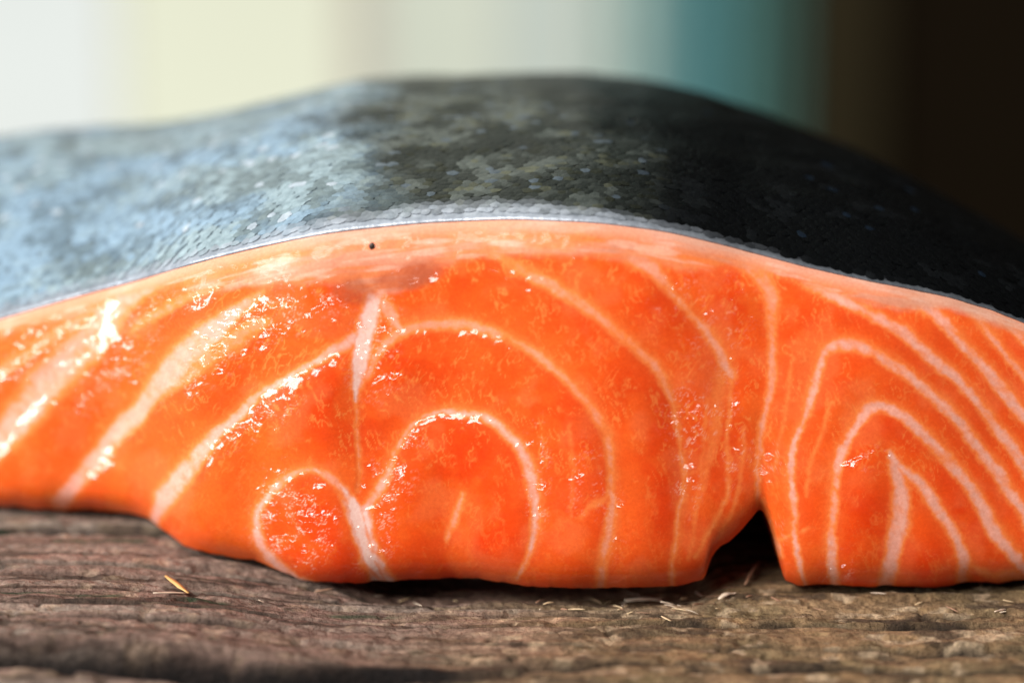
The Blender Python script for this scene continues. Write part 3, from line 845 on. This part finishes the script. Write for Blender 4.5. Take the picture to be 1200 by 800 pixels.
def scale_colour(p, yy):
    r = random.random()
    q = float(fbm(np.array([p / 34.0]), np.array([yy * 1000 / 3.4]), 400, 3)[0])
    w = float(fbm(np.array([p / 120.0]), np.array([yy * 1000 / 9.0]), 410, 2)[0])
    zone = p + 260 * (w - 0.5)
    a = float(sstep(360, 500, zone)); b = float(sstep(590, 800, zone))
    lo = np.array([0.17, 0.215, 0.235]); hi = np.array([0.30, 0.38, 0.43])
    c = lo + (hi - lo) * float(sstep(0.30, 0.66, q + random.uniform(-0.12, 0.12)))
    c = c * (np.array([1.0, 1.02, 0.97]) + (np.array([0.88, 0.99, 1.10]) - np.array([1.0, 1.02, 0.97])) * float(sstep(0.35, 0.7, w + random.uniform(-0.12, 0.12))))
    if r > 0.97: c = np.array([0.44, 0.50, 0.55])  # a few pale scales, silver glints painted in
    mid = np.array([0.022, 0.026, 0.022]) + (np.array([0.105, 0.115, 0.105]) - 0.02) * float(sstep(0.42, 0.72, q + random.uniform(-0.07, 0.07)))
    if r < 0.14: mid = mid * np.array([1.15, 1.06, 0.8])
    if r > 0.96: mid = np.array([0.10, 0.125, 0.145])
    blk = np.array([0.0035, 0.004, 0.0045]) * (2 if q > 0.68 else 1)
    if r > 0.988: blk = np.array([0.010, 0.017, 0.028])  # rare blue glints painted into the black scales
    c = c + (mid - c) * a
    return c + (blk - c) * b


plates = []
brow = Vs[:, NC // 2, 1]
for ri, yb0 in enumerate(np.arange(0.0004, 0.118, 0.0009)):
    for x in np.arange(-0.085, 0.085, 0.00125):
        xx = x + (ri % 2) * 0.00062 + random.uniform(-0.0003, 0.0003)
        u = float(np.interp(xx, T[:, 0], np.arange(NC)))
        if u <= 1 or u >= NC - 2: continue
        j = int(u); rw = rimw[0, j] / 1000 * 0.22 + 0.0002
        yy = Vs[4, j, 1] + rw + yb0 + random.uniform(-0.00022, 0.00022)
        t = float(np.interp(yy, Vs[4:, j, 1], np.arange(4, NRS)))
        if t >= NRS - 8: continue
        c, n = skin_at(u, t)
        n = n / np.linalg.norm(n)
        fx = np.array([1.0, 0, 0]); fx -= n * (fx @ n); fx /= np.linalg.norm(fx); fy = np.cross(n, fx)
        rx, ry = 0.00085 * random.uniform(0.75, 1.25), 0.0008 * random.uniform(0.75, 1.2)
        tilt = random.uniform(0.004, 0.022); roll = random.uniform(-0.03, 0.03)
        V = [c + n * 0.00016]
        for a in ang:
            lx, lyy = rx * math.cos(a), ry * math.sin(a)
            V.append(c + fx * lx + fy * lyy + n * (0.00008 - lyy * tilt + lx * roll))
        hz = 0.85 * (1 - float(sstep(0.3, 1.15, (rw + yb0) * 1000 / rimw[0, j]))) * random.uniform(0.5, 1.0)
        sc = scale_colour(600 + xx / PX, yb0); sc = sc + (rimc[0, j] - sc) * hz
        plates.append((yb0, 600 + xx / PX, V, sc))
tri = np.array([(0, 1 + i, 1 + (i + 1) % 8) for i in range(8)])
vis = sorted([p for p in plates if 0 < p[1] < 1200], key=lambda p: p[0] + random.uniform(0, 0.0004))
single = set(id(p) for p in vis[:300])
rest = [p for p in plates if id(p) not in single]
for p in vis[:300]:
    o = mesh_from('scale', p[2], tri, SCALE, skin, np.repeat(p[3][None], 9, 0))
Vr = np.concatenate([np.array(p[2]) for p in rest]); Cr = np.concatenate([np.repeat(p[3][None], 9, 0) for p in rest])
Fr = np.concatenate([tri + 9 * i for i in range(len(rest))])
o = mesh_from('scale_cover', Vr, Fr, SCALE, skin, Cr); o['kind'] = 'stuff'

# dark speck stuck in the fat layer
def lumpy(name, c, r, mat, seed, squash=(1, 1, 1)):
    rr = random.Random(seed); V = []; F = []
    nlat, nlon = 6, 9
    for i in range(nlat + 1):
        th = math.pi * i / nlat
        for j in range(nlon):
            ph = 2 * math.pi * j / nlon; k_ = r * rr.uniform(0.75, 1.2)
            V.append((c[0] + k_ * math.sin(th) * math.cos(ph) * squash[0], c[1] + k_ * math.sin(th) * math.sin(ph) * squash[1], c[2] + k_ * math.cos(th) * squash[2]))
    for i in range(nlat):
        for j in range(nlon):
            F.append((i * nlon + j, (i + 1) * nlon + j, (i + 1) * nlon + (j + 1) % nlon, i * nlon + (j + 1) % nlon))
    return mesh_from(name, V, np.array(F), mat)


def face_point(px, py):
    j = int((px - PX0) / STEP); i = int(np.clip((py - bot[j]) / (top[j] - bot[j]), 0, 1) * (NV - 1))
    return P[i, j]


child(lumpy('speck', face_point(437, 288), 0.0004, mat_plain('dark_speck', (0.03, 0.015, 0.01), 0.5), 3, (0.9, 0.5, 1.1)))['label'] = 'tiny dark brown speck on the fat layer'

# ------------------------------------------------------------------ splinters and fibres lying on the board
def splinter(name, p0, p1, width, mat, bend=0.0, seed=0, flatness=0.45):
    rr = random.Random(seed); p0 = np.array(p0); p1 = np.array(p1); n = 7
    ax = p1 - p0; ln = np.linalg.norm(ax); ax /= ln
    sd = np.cross(ax, [0, 0, 1.0]); sd /= np.linalg.norm(sd); upv = np.cross(sd, ax)
    V = []; F = []
    for i in range(n):
        t = i / (n - 1); w = width * (0.25 + 0.75 * math.sin(math.pi * min(max(t, 0.06), 0.94)) ** 0.6) * rr.uniform(0.8, 1.15)
        c = p0 + ax * ln * t + upv * bend * math.sin(math.pi * t) + sd * rr.uniform(-0.15, 0.15) * width
        for a in range(5):
            q = 2 * math.pi * a / 5
            V.append(c + sd * math.cos(q) * w + upv * math.sin(q) * w * flatness)
    for i in range(n - 1):
        for a in range(5): F.append((i * 5 + a, i * 5 + (a + 1) % 5, (i + 1) * 5 + (a + 1) % 5, (i + 1) * 5 + a))
    V += [p0, p1]; m_ = len(V)
    for a in range(5):
        F.append((m_ - 2, (a + 1) % 5, a, a)); F.append((m_ - 1, (n - 1) * 5 + a, (n - 1) * 5 + (a + 1) % 5, (n - 1) * 5 + (a + 1) % 5))
    quads = [f for f in F if len(set(f)) == 4]; tris = [f[:3] for f in F if len(set(f)) == 3]
    me = bpy.data.meshes.new(name); me.from_pydata([tuple(q) for q in V], [], quads + tris); me.update()
    me.polygons.foreach_set('use_smooth', [True] * len(me.polygons)); me.materials.append(mat)
    o = bpy.data.objects.new(name, me); COL.objects.link(o); return o


def on_board(px, py, up=0.0002):
    z = 0.0
    for _ in range(6):
        q = on_plane_z(px, py, np.float64(z)); z = board_z(q[0], q[1])
    return q + np.array([0, 0, up])


amber = mat_plain('amber_chip', (0.62, 0.37, 0.13), 0.5, None, 900)
straw = mat_plain('straw_fibre', (0.62, 0.45, 0.26), 0.7, None, 900)
bleached = mat_plain('bleached_splinter', (0.70, 0.56, 0.42), 0.7, None, 900)
reddish = mat_plain('red_brown_twig', (0.36, 0.20, 0.12), 0.7, None, 900)
items = [
    ('amber_chip', (194, 680), (221, 700), 0.00035, amber, 0.00002, 'small bright amber chip lying left of the salmon', 'chip', None),
    ('wood_splinter', (180, 700), (220, 700), 0.00022, bleached, 0.00003, 'pale flat splinter touching the amber chip', 'splinter', None),
    ('wood_splinter', (732, 709), (775, 708), 0.0005, bleached, 0.0002, 'thick bleached splinter in front of the salmon', 'splinter', None),
    ('wood_splinter', (774, 710), (797, 720), 0.0003, bleached, 0.0002, 'short bleached splinter at the end of the thick one', 'splinter', None),
    ('dry_twig', (873, 690), (895, 662), 0.00022, reddish, 0.0006, 'thin curved brown twig standing before the dark slit', 'twig', None),
    ('wood_splinter', (842, 707), (860, 701), 0.0004, bleached, 0.0003, 'small bleached splinter near the brown twig', 'splinter', None),
]
for nm, a, b, wd, mt, bend, lb, cat, grp in items:
    o = splinter(nm, on_board(*a, 0.0006), on_board(*b, 0.0006), wd, mt, bend, hash(lb) % 1000 if False else len(lb)); tag(o, lb, cat, grp)
rr = random.Random(5)
FIB = [(straw, 'tiny straw-coloured dry fibre lying loose on the board', 'straw-coloured fibres on the board'),
       (bleached, 'tiny bleached white fibre lying loose on the board', 'bleached fibres on the board'),
       (reddish, 'tiny red-brown fibre lying loose on the board', 'red-brown fibres on the board')]
for k in range(54):
    a = (rr.gauss(745, 45), rr.gauss(711, 6)) if k < 20 else (rr.uniform(560, 1190), rr.uniform(692, 722)) if k < 46 else (rr.uniform(300, 560), rr.uniform(692, 718))
    l = rr.uniform(6, 22); th = rr.uniform(-0.9, 0.9)
    b = (a[0] + l * math.cos(th), a[1] + 0.45 * l * math.sin(th))
    mt, lb, gp = FIB[k % 3]
    o = splinter('wood_fibre', on_board(*a, 0.00035), on_board(*b, 0.00035), rr.uniform(0.00007, 0.00022), mt, rr.uniform(-0.00005, 0.0001), 40 + k)
    tag(o, lb, 'fibre', gp)
